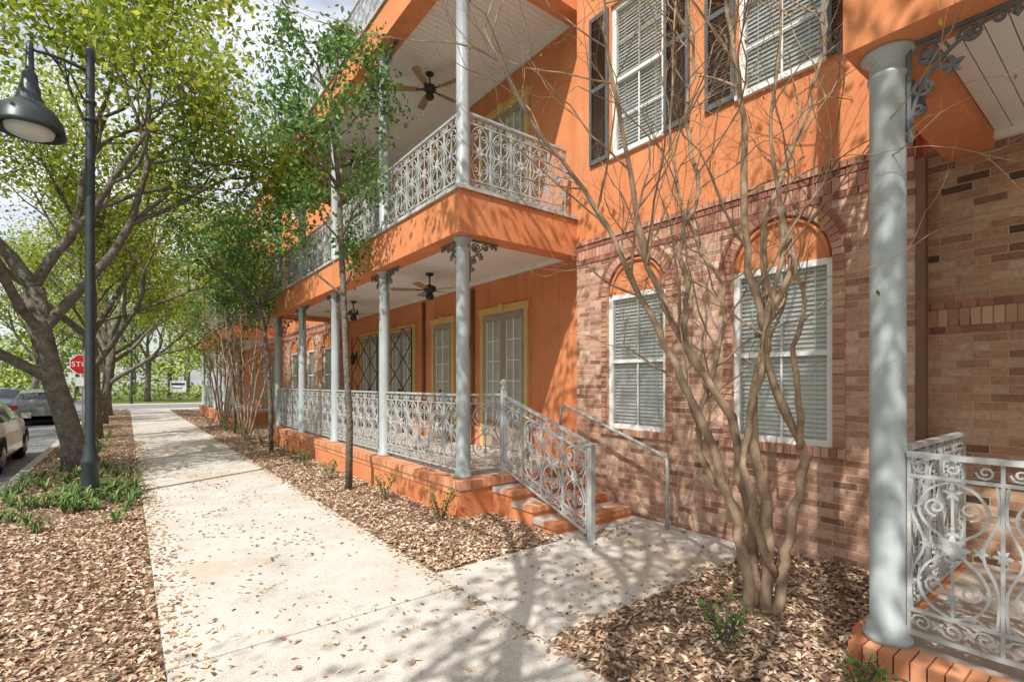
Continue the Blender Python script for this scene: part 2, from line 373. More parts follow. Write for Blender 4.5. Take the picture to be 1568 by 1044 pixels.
def window(X,y0,y1,z0,z1,parent=B,div=(1,0)):
    mb=MB(); x=X+.04; t=.06
    mb.box(x,x+.07,y0,y0+t,z0,z1,'white'); mb.box(x,x+.07,y1-t,y1,z0,z1,'white')
    mb.box(x+.001,x+.07,y0+t,y1-t,z0,z0+t,'white'); mb.box(x+.001,x+.07,y0+t,y1-t,z1-t,z1,'white')
    zm=(z0+z1)/2; mb.box(x+.004,x+.066,y0+t,y1-t,zm-.022,zm+.022,'white')
    ym=(y0+y1)/2; mb.box(x+.022,x+.04,ym-.009,ym+.009,z0+t,z1-t,'white')
    for zz in ((zm+z1)/2,(zm+z0)/2) if div[1] else (): mb.box(x+.023,x+.039,y0+t,y1-t,zz-.008,zz+.008,'white')
    for a,b,xo in((z0+t,zm-.02,.03),(zm+.02,z1-t,.02)):
        mb.add([(x+xo,y0+t,a),(x+xo,y1-t,a),(x+xo,y1-t,b),(x+xo,y0+t,b)],[(0,3,2,1)],'glass')
    z=z0+t
    while z<z1-t:
        tilt=R((62 if div[1] else -58)+rng.uniform(-4,4)); xx=Vector((-math.cos(tilt),0,math.sin(tilt))); az=Vector((math.sin(tilt),0,math.cos(tilt)))
        if div[1]: xx=Vector((math.cos(tilt),0,math.sin(tilt))); az=Vector((-math.sin(tilt),0,math.cos(tilt)))
        mb.obox((x+.072,ym,z),xx,Vector((0,1,0)),az,(.027,(y1-y0)/2-t,.0012),'blind'); z+=.046
    for yy in(y0+t+.12,y1-t-.12): mb.box(x+.046,x+.048,yy-.004,yy+.004,z0+t,z1-t,'blind')
    mb.box(x+.14,x+.145,y0,y1,z0,z1,'room')
    mb.build('window',parent)
def arch_loop(y0,y1,z0,z1,n=18):
    c=(y0+y1)/2;r=(y1-y0)/2
    return [(y0,z0),(y1,z0),(y1,z1)]+[(c+r*math.cos(math.pi*i/n),z1+r*math.sin(math.pi*i/n)) for i in range(1,n)]+[(y0,z1)]
def belt(mb,X,y0,y1,z0,z1,pro=.014,w=.0685,k='voussoir'):
    y=y0
    while y<y1-.02:
        mb.box(X-pro+rng.uniform(-.002,.002),X+.02,y+.005,min(y+w-.004,y1),z0,z1,k); y+=w
def stretcher(mb,X,y0,y1,z,pro=.010,k='darkbrick',L=.205):
    y=y0
    while y<y1-.02:
        mb.box(X-pro,X+.02,y+.005,min(y+L-.005,y1),z,z+.056,k); y+=L
def shutter(mb,X,y0,y1,z0,z1):
    x0=X-.04
    mb.box(x0,X-.002,y0,y0+.04,z0,z1,'shutter'); mb.box(x0,X-.002,y1-.04,y1,z0,z1,'shutter')
    for z in(z0,(z0+z1)/2-.03,z1-.06): mb.box(x0+.001,X-.003,y0+.04,y1-.04,z,z+.06,'shutter')
    z=z0+.08; a=R(40); ax=Vector((math.cos(a),0,math.sin(a))); az=Vector((-math.sin(a),0,math.cos(a)))
    while z<z1-.07:
        if abs(z-(z0+z1)/2)>.045: mb.obox((X-.022,(y0+y1)/2,z),ax,Vector((0,1,0)),az,(.02,(y1-y0)/2-.04,.003),'shutter')
        z+=.034
def bay(y0,y1,wins,up):
    mb=MB(); zt=3.62
    holes=[arch_loop(a,b,1.05,2.84) for a,b in wins]
    tri_wall(mb,FX,y0,y1,-.1,zt,holes,'brick',.05,'brick')
    for y,s in((y0,-1),(y1,1)): mb.add([(FX,y,-.1),(BX,y,-.1),(BX,y,zt),(FX,y,zt)],[(0,1,2,3)],'brick'); mb.add([(FX,y,zt),(BX,y,zt),(BX,y,11),(FX,y,11)],[(0,1,2,3)],'stucco')
    for a,b in wins:
        c=(a+b)/2; r=(b-a)/2
        P=[(FX+.045,c+r*math.cos(math.pi*i/18),2.84+r*math.sin(math.pi*i/18)) for i in range(19)]
        mb.add(P,[tuple(range(19))],'stucco')
        mb.tube([(FX+.03,c+(r-.04)*math.cos(math.pi*i/18),2.84+(r-.04)*math.sin(math.pi*i/18)) for i in range(19)],.022,6,'stucco')
        nv=26
        for ring,(ra,rb) in enumerate(((r+.004,r+.10),(r+.108,r+.16))):
            nn=nv+ring*4
            for i in range(nn):
                a0=math.pi*(i+.5)/nn; d=Vector((0,math.cos(a0),math.sin(a0))); t=Vector((0,-math.sin(a0),math.cos(a0)))
                rm=(ra+rb)/2
                mb.obox(Vector((FX+.006,c,2.84))+d*rm,Vector((1,0,0)),d,t,(.018-.005*ring,(rb-ra)/2,math.pi*rm/nn/2-.005),'darkbrick' if ring else 'voussoir')
        z=1.06
        while z<2.80:
            for s in(a-.105,b+.004): mb.box(FX-.010,FX+.02,s,s+.10,z,z+.056,'voussoir')
            z+=.0685
        y=a-.12
        while y<b+.08: mb.box(FX-.045,FX+.06,y,y+.061,.965,1.045,'voussoir'); y+=.068
    belt(mb,FX,y0+.005,y1-.005,zt-.20,zt-.075,.012); stretcher(mb,FX,y0+.005,y1-.005,zt-.265,.016,L=.1); stretcher(mb,FX,y0+.005,y1-.005,zt-.066,.02,L=.1)
    belt(mb,FX,y0+.005,y1-.005,zt+.0,zt+.06,.035)
    h2=[[(a,4.72),(b,4.72),(b,6.75),(a,6.75)] for a,b in up]+[[(a,8.1),(b,8.1),(b,10),(a,10)] for a,b in up]
    tri_wall(mb,FX-.002,y0,y1,zt+.061,11,h2,'stucco',.05)
    for a,b in up:
        for z0,z1 in((4.72,6.75),(8.1,10)):
            w=(b-a)*.40
            shutter(mb,FX-.004,b+.02,b+.02+w,z0-.02,z1); shutter(mb,FX-.004,a-.02-w,a-.02,z0-.02,z1)
            mb.box(FX-.05,FX+.04,a-.01,b+.01,z0-.05,z0-.002,'white')
    mb.box(FX-.25,BX,y0-.05,y1+.05,11,11.3,'white')
    mb.build('facade_bay',B)
    for a,b in wins: window(FX,a,b,1.05,2.84)
    for a,b in up:
        for z0,z1 in((4.72,6.75),(8.1,10)): window(FX-.002,a,b,z0,z1,div=(1,1))
def door(y0,y1,z,leafs=2,top=3.05):
    mb=MB(); X=BX; H=top-F1; z1=z+H
    mb.box(X-.05,X-.002,y0,y0+.09,z,z1-.12,'yellow'); mb.box(X-.05,X-.002,y1-.09,y1,z,z1-.12,'yellow')
    mb.box(X-.06,X-.002,y0-.03,y1+.03,z1-.12,z1-.03,'yellow'); mb.box(X-.085,X-.002,y0-.06,y1+.06,z1-.03,z1,'yellow')
    m=(y0+y1)/2; mb.box(X-.1,X-.002,m-.05,m+.05,z1-.13,z1+.03,'yellow')
    mb.box(X-.008,X-.003,y0+.09,y1-.09,z,z1-.12,'shade')
    n=leafs; w=(y1-y0-.18)/n
    for i in range(n):
        a=y0+.09+i*w+.004; b=a+w-.008; xa,xb=X-.04,X-.014
        mb.box(xa,xb,a,a+.10,z+.02,z1-.125,'door'); mb.box(xa,xb,b-.10,b,z+.02,z1-.125,'door')
        mb.box(xa+.001,xb,a+.1,b-.1,z+.02,z+.5,'door'); mb.box(xa+.001,xb,a+.1,b-.1,z1-.25,z1-.125,'door')
        mb.add([(X-.02,a+.1,z+.5),(X-.02,b-.1,z+.5),(X-.02,b-.1,z1-.25),(X-.02,a+.1,z1-.25)],[(0,3,2,1)],'glass')
        c=(a+b)/2; mb.box(xa+.004,xb,c-.012,c+.012,z+.5,z1-.25,'white')
        for j in range(1,5):
            zz=z+.5+(z1-.25-z-.5)*j/5; mb.box(xa+.005,xb,a+.1,b-.1,zz-.01,zz+.01,'white')
        mb.box(xa+.003,xb,a+.10,a+.115,z+.5,z1-.25,'white'); mb.box(xa+.003,xb,b-.115,b-.1,z+.5,z1-.25,'white')
    mb.lathe(X-.07,m+.04,[(0,z+1.0),(.025,z+1.01),(.025,z+1.05),(0,z+1.06)],8,'black')
    mb.build('door',B)
def porch_wall(y0,y1,doors,fl,k='stucco',k0=None):
    mb=MB()
    mb.add([(BX,y0,-.1),(BX,y1,-.1),(BX,y1,3.62),(BX,y0,3.62)],[(0,3,2,1)],k0 or k)
    mb.add([(BX,y0,3.62),(BX,y1,3.62),(BX,y1,11),(BX,y0,11)],[(0,3,2,1)],k)
    mb.build('porch_wall',B)
    for a,b,n in doors:
        for z in(fl,F2,F3): door(a,b,z,n)

PC=[5.43+2.45*i for i in range(5)]
porch(5.2,PC[-1]+.23,PC,F1,stair=4.0)
porch_wall(5.2,15.46,[(6.55,7.98,2),(8.97,9.92,1),(10.75,12.2,2),(12.75,14.2,2)],F1)
NC=[-6.41,-3.96,-1.51,.94]
porch(-6.7,1.10,NC,.22,bs=1.3)
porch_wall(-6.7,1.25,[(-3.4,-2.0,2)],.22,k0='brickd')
mb=MB()
belt(mb,BX,-2,1.24,2.125,2.265,.010,k='soldier')
for z in(2.27,2.065): stretcher(mb,BX,-2,1.24,z,.012,L=.1)
mb.box(FX-.03,FX+.06,1.18,1.24,0,3.5,'spout')
mb.build('brick_band',B)
FC=[22.73+2.45*i for i in range(5)]
porch(22.5,FC[-1]+.23,FC,F1)
porch_wall(22.5,32.76,[(24,25.4,2),(26.5,27.5,1),(29,30.4,2)],F1)
bay(1.25,5.2,[(1.87,2.84),(3.69,4.62)],[(1.92,2.78),(3.71,4.56)])
bay(15.46,22.5,[(16.2,17.15),(18.1,19.05),(20.3,21.25)],[(16.25,17.1),(18.2,19),(20.35,21.2)])
bay(32.76,38,[(33.5,34.5),(36,37)],[(33.5,34.4),(36,36.9)])
mb=MB(); mb.box(BX+.05,16,-6.7,37.98,-.1,10.98,'dark'); mb.box(BX-.1,16.3,-6.9,38.2,11.3,11.5,'cap')  # first box is added filler: blocks light, near-black stands in for unlit rooms
mb.add([(FX,38,-.1),(16,38,-.1),(16,38,11),(FX,38,11)],[(0,1,2,3)],'brick')
mb.tube([(BX-.05,8.25,F1),(BX-.05,8.25,3.5)],.035,8,'spout'); mb.tube([(BX-.05,10.3,F1),(BX-.05,10.3,3.5)],.035,8,'spout')
mb.build('building_core',B)
mb=MB(); x=BX-.22
for a,b in((10.55,12.35),(12.55,14.4)):
    mb.tube([(x,a,F1),(x,a,2.95),(x,b,2.95),(x,b,F1)],.016,4,'black')
    n=2; h=(2.95-F1)/3.5
    for j in range(4):
        for i in range(n):
            w=(b-a)/n; y=a+i*w; z=F1+j*h; hh=min(h,2.95-z)
            mb.tube([(x,y,z),(x,y+w*hh/h,z+hh)],.012,4,'black'); mb.tube([(x,y+w,z),(x,y+w-w*hh/h,z+hh)],.012,4,'black')
mb.build('lattice_screen',B)
for y in(8.45,14.6):
    mb=MB(); mb.lathe(BX-.12,y,[(0,2.2),(.05,2.22),(.06,2.25),(.07,2.42),(.09,2.45),(.03,2.53),(0,2.58)],8,'black'); mb.box(BX-.12,BX-.002,y-.015,y+.015,2.48,2.5,'black'); mb.box(BX-.02,BX-.003,y-.05,y+.05,2.35,2.6,'black')
    mb.build('wall_lantern',B)
# steps
mb=MB()
for i in range(3):
    z=F1*(3-i)/4; ya=5.2-.39*(i+1); xl=3.70+.002*i
    mb.box(xl,4.98,ya,5.19-.39*i,-.05,z-.065,'stucco')
    x=xl-.02
    while x<4.96: mb.box(x,x+.062,ya-.02,ya+.17,z-.063,z+rng.uniform(-.002,.001),'rowlock'); x+=.068
    mb.box(xl-.02,4.98,ya+.172,5.185-.39*i,z-.064,z-.003,'conc')
mb.build('entrance_steps',B)
mb=MB()
def newel(x,y,z0,z1):
    mb.box(x-.03,x+.03,y-.03,y+.03,z0,z1,'iron'); mb.box(x-.045,x+.045,y-.045,y+.045,z0,z0+.02,'iron')
    mb.lathe(x,y,[(.04,z1),(.045,z1+.015),(.02,z1+.03),(.045,z1+.06),(.05,z1+.085),(.035,z1+.115),(0,z1+.13)],12,'iron')
newel(4.0,5.38,F1,F1+1.12)
mb.box(3.84,3.90,3.63,3.69,0,1.0,'iron'); mb.box(3.82,3.92,3.61,3.71,1.0,1.02,'iron')
mb.build('stair_newel',B)
L=math.hypot(1.62,.12)
place(panel_mesh(L,-.28),'stair_railing',B,(3.99,5.34,F1-.02),math.atan2(-1.62,-.12))
def pipe(name,pts,r=.021):
    mb=MB()
    for P in pts: mb.tube(P,r,10,'iron')
    mb.build(name)
pipe('wall_handrail',[[(4.93,5.27,1.02),(4.93,5.25,1.28),(4.93,5.22,1.33),(4.92,5.12,1.33),(4.90,4.9,1.27),(4.87,3.62,.87),(4.86,3.48,.82),(4.855,3.43,.78),(4.855,3.42,.70),(4.855,3.42,0)]])
pipe('wall_handrail',[[(4.6,5.6,1.05),(4.6,5.3,1.02),(4.62,4.55,.80),(4.62,4.45,.76),(4.62,4.42,.70),(4.62,4.42,.28)],[(4.6,5.6,1.05),(4.6,5.6,.46)]],.018)

# ceiling fans
def fan():
    mb=MB()
    mb.lathe(0,0,[(0,0),(.07,0),(.07,-.03),(.02,-.06),(.014,-.07),(.014,-.2),(.05,-.21),(.11,-.24),(.115,-.30),(.07,-.34),(.05,-.36),(.075,-.39),(.08,-.43),(.05,-.47),(0,-.48)],16,'black')
    for i in range(5):
        a=2*math.pi*i/5+.4; d=Vector((math.cos(a),math.sin(a),0)); t=Vector((-math.sin(a),math.cos(a),.2)).normalized(); n=d.cross(t)
        mb.obox(Vector((0,0,-.3))+d*.17,d,t,n,(.07,.02,.005),'black')
        c=Vector((0,0,-.3)); P=[]
        for s,w in((.2,.05),(.45,.065),(.64,.068),(.68,.045)): P.append((s,w))
        V=[];F=[]
        for s,w in P:
            V+= [c+d*s-t*w+n*.004,c+d*s+t*w+n*.004,c+d*s+t*w-n*.004,c+d*s-t*w-n*.004]
        for j in range(3):
            for q in range(4): F.append((j*4+q,j*4+(q+1)%4,j*4+4+(q+1)%4,j*4+4+q))
        F+=[(0,1,2,3),(12,15,14,13)]
        mb.add(V,F,'wood')
    return mb.mesh('ceiling_fan')
FM=fan()
for y in(8.0,11.8): 
    for z in(3.62,7.20): place(FM,'ceiling_fan',None,(4.3,y,z),rng.random())
place(FM,'ceiling_fan',None,(4.3,-1,3.62))

# ------------------------------------------------------------ ground
def sheet(name,x0,x1,y0,y1,z,k):
    mb=MB(); mb.add([(x0,y0,z),(x1,y0,z),(x1,y1,z),(x0,y1,z)],[(0,1,2,3)],k); return mb.build(name)
sheet('ground',-600,600,-600,600,-.14,'grass')
mb=MB()
mb.add([(-10.6,-60,-.13),(-1.6,-60,-.13),(-1.6,300,-.13),(-10.6,300,-.13)],[(0,1,2,3)],'asphalt')
mb.build('road')
sheet('cross_road',-100,100,41,49,-.126,'asphalt')
mb=MB()
for y in(12.5,20,26.5,33): mb.add([(-3.9,y,-.122),(-1.62,y,-.122),(-1.62,y+.1,-.122),(-3.9,y+.1,-.122)],[(0,1,2,3)],'paint')
mb.add([(-6,39.3,-.122),(-1.7,39.3,-.122),(-1.7,39.8,-.122),(-6,39.8,-.122)],[(0,1,2,3)],'paint')
mb.build('road_markings')
mb=MB()
for (x0,x1,ya,yb) in((-1.6,-1.45,-30,40.8),(-10.75,-10.6,-30,40.8)):
    y=ya
    while y<yb: mb.box(x0,x1,y,min(y+2.99,yb),-.2,.0,'kerb'); y+=3
mb.box(-1.45,20,40.65,40.8,-.2,0,'kerb'); mb.box(-1.6,40,49.0,49.15,-.2,0,'kerb')
mb.build('kerb')
mb=MB()
ys=[3.5-1.82*i for i in range(9)][::-1]+[3.5+1.82*i for i in range(1,20)]
for a,b in zip(ys[:-1],ys[1:]):
    mb.box(.18,2.13,a+.005,b-.005,-.12,rng.uniform(-.003,.003),'pave')
mb.box(.18,2.13,ys[-1]+.004,40.6,-.12,0,'pave')
mb.box(2.142,3.55,2.42,3.86,-.12,.002,'pave'); mb.box(3.56,5.03,2.42,3.86,-.12,-.001,'pave'); mb.box(3.6,5.03,3.866,4.2,-.12,.0,'pave')
mb.box(-1.45,20,38.6,40.6,-.13,-.004,'pave')
mb.box(-1.5,30,49.2,51,-.13,-.004,'pave')
o=mb.build('pavement')
bv=o.modifiers.new('b','BEVEL'); bv.width=.007; bv.segments=2
mb=MB(); mb.box(-1.45,5.3,-30,40.6,-.15,-.045,'mulch'); mb.build('soil_bed_base')
def relief(name,x0,x1,y0,y1,step,amp=.02,z=0):
    nx=max(2,int((x1-x0)/step)); ny=max(2,int((y1-y0)/step)); V=[];F=[]
    for j in range(ny+1):
        for i in range(nx+1):
            x=x0+(x1-x0)*i/nx; y=y0+(y1-y0)*j/ny
            e=min(x-x0,x1-x,.15)/.15
            V.append((x,y,z-.025+ (.025+noise.noise((x*2,y*2,0))*amp+noise.noise((x*9,y*9,3))*amp*.7)*e))
    for j in range(ny):
        for i in range(nx):
            a=j*(nx+1)+i; F.append((a,a+1,a+nx+2,a+nx+1))
    mb=MB(); mb.add(V,F,'mulch',True); return mb.build(name)
relief('mulch_bed',-1.45,.18,-4,40.5,.07)
relief('mulch_bed',2.13,5.22,-4,2.42,.06,.03)
relief('mulch_bed',2.13,3.85,3.86,5.24,.06,.03)
relief('mulch_bed',2.13,3.24,5.24,38.5,.07,.03)
relief('mulch_bed',3.24,5.22,15.6,22.4,.1,.03)
sheet('lawn',-40,-10.75,-30,40.8,-.004,'grass'); sheet('lawn',-1.6,60,51,120,-.003,'grass'); sheet('lawn',-60,-10.7,49.2,120,-.003,'grass')
C=[]
def scat(x0,x1,y0,y1,n,zr=(.0,.03)):
    for _ in range(n): C.append((rng.uniform(x0,x1),rng.uniform(y0,y1),rng.uniform(*zr)))
scat(2.15,5.15,-.5,2.42,16000); scat(2.15,3.68,3.87,5.2,4500); scat(2.15,3.2,5.2,12,8000); scat(2.15,3.2,12,38,8000)
scat(-1.44,.16,1,8,17000); scat(-1.44,.16,8,16,8500); scat(-1.44,.16,16,38,6000)
for _ in range(2600):
    e=abs(rng.gauss(0,.12)); C.append((.18+e if rng.random()<.6 else 2.13-e*.5, rng.uniform(.8,18),.006))
for _ in range(800): C.append((rng.uniform(.2,2.1),rng.uniform(.8,18),.006))
for _ in range(40):
    cx,cy=rng.uniform(.3,1.6),rng.uniform(1.5,14)
    for _ in range(14): C.append((cx+rng.gauss(0,.16),cy+rng.gauss(0,.16),.007))
for _ in range(160):
    e=abs(rng.gauss(0,.1)); C.append((rng.uniform(2.2,4.8),2.43+e if rng.random()<.5 else 3.84-e,.006))
for _ in range(300): C.append((rng.uniform(2.2,5),rng.uniform(2.42,3.9),.006))
for _ in range(160): C.append((rng.uniform(3.3,5.3),rng.uniform(5.3,9),F1+.006))
for _ in range(300): C.append((rng.uniform(-2.2,-1.65),rng.uniform(5,38),-.122))
leaves('fallen_leaves',C,.045,'litter',flat=.82,asp=.5,fold=.10,jit=.5)

# ------------------------------------------------------------ trees
def grow(mb,LP,p,d,L,r,lvl,mx,rg,k,wig=.25,up=.06,spread=.8,nc=(3,5),sh=.66,tips=6):
    n=6 if lvl<mx else 4; pts=[p.copy()]; rad=[r]; p=p.copy(); d=d.copy()
    for i in range(n):
        d=(d+Vector((rg.gauss(0,1),rg.gauss(0,1),rg.gauss(0,1)))*wig*.5+Vector((0,0,up))).normalized()
        p=p+d*L/n; pts.append(p.copy()); rad.append(r*(1-.5*(i+1)/n) if lvl<mx else r*(1-.8*(i+1)/n))
    mb.tube(pts,rad,8 if lvl==0 else (6 if lvl==1 else 4 if lvl==2 else 3),k,cap=False)
    if lvl<mx:
        c=rg.randint(*nc)
        for j in range(c):
            i=rg.randint(n//2,n) if j else n
            pp=pts[i]; dd=(pts[i]-pts[i-1]).normalized()
            q=dd.orthogonal().normalized(); q.rotate(Matrix.Rotation(rg.uniform(0,6.28),3,dd))
            nd=(dd+q*spread*rg.uniform(.6,1.2)).normalized()
            grow(mb,LP,pp,nd,L*sh*rg.uniform(.8,1.15),rad[i]*.75,lvl+1,mx,rg,k,wig,up,spread,nc,sh,tips)
    if lvl>=mx-1:
        for q in pts[1:]:
            for _ in range(tips if lvl==mx else tips//2): LP.append((q.x,q.y,q.z))
def street_tree(seed,trunkpts,limbs,mul=5,leafsize=.115,sig=.30,rad=.2,LS=1.28):
    rg=random.Random(seed); mb=MB(); LP=[]
    P=[Vector(p) for p in trunkpts]
    rr=[rad*1.35,rad*1.05]+[rad*(1-.25*i/len(P)) for i in range(len(P)-2)]
    mb.tube(P,rr,12,'bark')
    for (fr,d,L,r) in limbs:
        grow(mb,LP,P[fr],Vector(d).normalized(),L*LS,r,0,3,rg,'bark',wig=.30,up=.05,spread=.8,nc=(3,5),sh=.62,tips=3)
    LP=np.array(LP); LP=np.repeat(LP,mul,0)+nr.normal(size=(len(LP)*mul,3))*sig
    lm=leaves('tree_leaves',LP,leafsize,'leaf_s',mk=False,asp=.6,jit=.4)
    sp=leaves('tree_leaves_sparse',LP[nr.rand(len(LP))<.52],leafsize,'leaf_s',mk=False,asp=.6,jit=.4)
    wm=mb.mesh('tree_wood'); return wm,lm,sp
def put_tree(name,T,loc,rz=0,s=1,sparse=False):
    e=empty(name); e.location=loc; e.rotation_euler[2]=rz; e.scale=(s,s,s) if not hasattr(s,'__len__') else s
    place(T[0],'trunk_and_limbs',e); place(T[2 if sparse else 1],'foliage',e)
T1=street_tree(11,[(0,0,-.1),(-.05,0,.5),(-.18,0,1.1),(-.33,0,1.7),(-.5,.0,2.6),(-.6,.05,3.4)],
   [(3,(-.9,-.35,.55),2.7,.10),(4,(.6,-.2,1.0),3.0,.10),(5,(-.35,.2,1),3.0,.12),(5,(.3,.5,1.1),3.0,.09),(4,(-.3,-.8,1.0),2.7,.09),(5,(.5,-.6,1.1),2.8,.08)],mul=6,rad=.18)
T2=street_tree(23,[(0,0,-.1),(.02,0,.6),(.05,.03,1.3),(.03,.05,2.1),(0,.08,3.0)],
   [(4,(.5,.2,1.0),2.9,.10),(4,(-.6,.3,1.0),2.9,.10),(3,(-.2,-.7,.9),2.7,.09),(4,(.1,-.3,1.2),3.0,.11),(3,(.5,.6,1.0),2.5,.08)])
put_tree('street_tree',T1,(-.75,12.6,0))
put_tree('street_tree',T2,(-.8,19.5,0),1.1)
put_tree('street_tree',T1,(-.8,26.6,0),2.2,.95,True)
put_tree('street_tree',T2,(-.8,33,0),3.9,1,True)
put_tree('street_tree',T2,(-1.35,.1,.0),5.0,(.86,.86,.95),True)  # trunk out of view; placed, lowered and thinned to dapple the pavement
put_tree('street_tree',T2,(-1.0,-7.0,.0),.7,(1,1,.9),True)  # unseen tree behind the camera, added for its dappled shade
put_tree('street_tree',T2,(-11.5,10,0),2.0,1.15)
put_tree('street_tree',T2,(-11.8,18,0),1.0,1.15)
put_tree('street_tree',T2,(-11.6,26,0),.2,1.2)
put_tree('street_tree',T1,(-11.6,35,0),2.2,1.2,True)
put_tree('street_tree',T1,(-6,54,0),3.0,1.2,True)
put_tree('street_tree',T2,(1.5,56,0),4.2,1.2)
put_tree('street_tree',T2,(7,53,0),.8,1.0)
def bed_tree(loc,seed,pts,crown_from,L,n,spread,mul,sig,lean=(0,0),size=.09):
    rg=random.Random(seed); mb=MB(); LP=[]; P=[Vector(p) for p in pts]
    mb.tube(P,[.055-.03*i/len(P) for i in range(len(P))],8,'bark')
    for j in range(n):
        i=rg.randint(crown_from,len(P)-1); a=rg.uniform(0,6.28)
        d=Vector((math.cos(a)*spread+lean[0],math.sin(a)*spread+lean[1],.8)).normalized()
        grow(mb,LP,P[i],d,L*rg.uniform(.7,1.2),.018,0,2,rg,'bark',wig=.35,up=.05,spread=.8,nc=(2,4),sh=.65,tips=2)
    LP=np.array(LP); LP=np.repeat(LP,mul,0)+nr.normal(size=(len(LP)*mul,3))*sig
    e=empty('young_tree'); e.location=loc
    place(mb.mesh('trunk'),'trunk',e); lm=leaves('foliage',LP,size,'leaf_d',mk=False,asp=.5); place(lm,'foliage',e)
bed_tree((2.73,7.7,0),3,[(0,0,-.05),(.02,.01,1),(-.03,.02,2),(-.07,.03,3),(-.1,.05,3.8),(-.12,.06,4.6),(-.2,.08,5.4),(-.25,.1,6.1)],3,.8,18,.8,3,.09,lean=(-.15,0))
bed_tree((2.81,13.3,0),5,[(0,0,-.05),(-.02,.01,1),(-.06,.02,2),(-.15,.03,2.9),(-.25,.05,3.5),(-.4,.06,4.2),(-.5,.08,5.0)],3,1.25,22,.9,4,.14,lean=(-.45,-.2),size=.1)
bed_tree((2.8,18.5,0),8,[(0,0,-.05),(-.02,.01,1),(-.06,.02,2),(-.1,.03,2.9),(-.1,.05,3.5),(-.2,.06,4.2)],3,.9,10,.9,4,.13,lean=(-.2,0),size=.1)
# crape myrtles
dr=Vector((.792,-.610,0)); df=Vector((.610,.792,0))
def myrtle(loc,stems,seed,twl=3,prob=.62):
    rg=random.Random(seed); mb=MB(); LP=[]
    for rad,P in stems:
        Q=[dr*a+df*d+Vector((0,0,b)) for a,d,b in P]
        S=[]
        for i in range(len(Q)-1):
            p0=Q[max(i-1,0)];p1=Q[i];p2=Q[i+1];p3=Q[min(i+2,len(Q)-1)]
            for j in range(4):
                t=j/4; q=.5*((2*p1)+(p2-p0)*t+(2*p0-5*p1+4*p2-p3)*t*t+(3*p1-p0-3*p2+p3)*t**3)
                S.append(q+Vector((rg.gauss(0,.010),rg.gauss(0,.010),0)))
        S.append(Q[-1]); n=len(S)
        stub=P[-1][2]<3
        rr=[rad*(1-(.45 if stub else .82)*(i/n))*(1+.10*math.sin(i*1.9+rad*99)+rg.uniform(-.10,.10)) for i in range(n)]
        mb.tube(S,rr,10,'bark_m')
        if stub: 
            for i in range(int(n*.6),n,3):
                dd=Vector((rg.gauss(0,.5),rg.gauss(0,.5),1)).normalized(); grow(mb,LP,S[i],dd,.35,.006,1,2,rg,'bark_m',wig=.2,spread=.6,nc=(1,2))
            continue
        for i in range(int(n*.42),n):
            if rg.random()<prob:
                dd=(S[i]-S[i-1]).normalized(); q=dd.orthogonal().normalized(); q.rotate(Matrix.Rotation(rg.uniform(0,6.28),3,dd))
                grow(mb,LP,S[i],(dd*.8+q*.8).normalized(),rg.uniform(.6,1.15),min(.012,max(.006,rr[i]*.45)),0,twl,rg,'bark_m',wig=.32,up=.04,spread=.75,nc=(2,3),sh=.68,tips=1)
    e=empty('crape_myrtle'); e.location=loc
    place(mb.mesh('stems'),'stems',e)
    LP=np.array(LP); keep=nr.rand(len(LP))<.07; LP=LP[keep]+nr.normal(size=(keep.sum(),3))*.02
    place(leaves('buds',LP,.032,'leaf_s',mk=False),'buds',e)
ST=[(.042,[(-.07,0,-.05),(-.11,.0,.3),(-.17,.02,.64),(-.38,.05,1.30),(-.59,.1,1.78),(-.85,.1,2.30),(-1.11,.05,2.82),(-1.35,0,3.15),(-1.73,-.05,3.63),(-2.0,-.1,4.15)]),
 (.045,[(-.03,.06,-.05),(-.03,.06,.4),(-.07,.08,.83),(-.17,.15,1.4),(-.50,.2,1.97),(-.73,.25,2.54),(-.85,.3,3.15),(-.97,.3,3.86),(-1.07,.3,4.43),(-1.1,.3,5.2)]),
 (.050,[(.03,0,-.05),(.05,0,.3),(.05,0,.64),(-.07,-.03,1.40),(.02,0,2.06),(-.07,.05,2.63),(-.07,.1,3.48),(-.12,.1,3.96),(-.21,.1,4.43),(-.3,.1,5.4)]),
 (.040,[(.10,-.03,-.05),(.13,-.05,.3),(.17,-.08,.64),(.27,-.1,1.11),(.09,-.05,1.59),(.02,-.05,2.06),(.17,-.1,2.44),(.09,-.1,2.89)]),
 (.032,[(.0,.1,-.05),(-.02,.1,.3),(-.07,.1,.64),(-.33,.2,1.02),(-.35,.25,1.4),(-.2,.25,1.9),(-.15,.3,2.4),(-.4,.4,3.0),(-.5,.5,3.8),(-.45,.5,4.8)]),
 (.028,[(.0,.03,2.0),(.08,.1,2.3),(.12,.2,2.8),(.3,.25,3.3),(.5,.3,3.7),(.62,.3,4.2),(.7,.3,4.7),(.75,.3,5.4)]),
 (.026,[(-.5,.2,1.97),(-.42,.3,2.3),(-.45,.35,2.8),(-.3,.4,3.2),(-.38,.45,3.8),(-.3,.5,4.3),(-.35,.5,4.8),(-.4,.5,5.4)]),
 (.022,[(.22,-.1,1.2),(.20,-.15,1.5),(.14,-.2,1.9),(.2,-.2,2.2),(.12,-.2,2.55)]),
 (.030,[(.06,-.05,.3),(-.10,-.1,.7),(-.16,-.1,1.2),(-.05,-.12,1.7),(.0,-.1,2.1),(.12,-.1,2.7),(.05,-.05,3.4),(.15,0,4.2),(.1,0,5.0)])]
myrtle((3.64,1.775,0),ST,4)
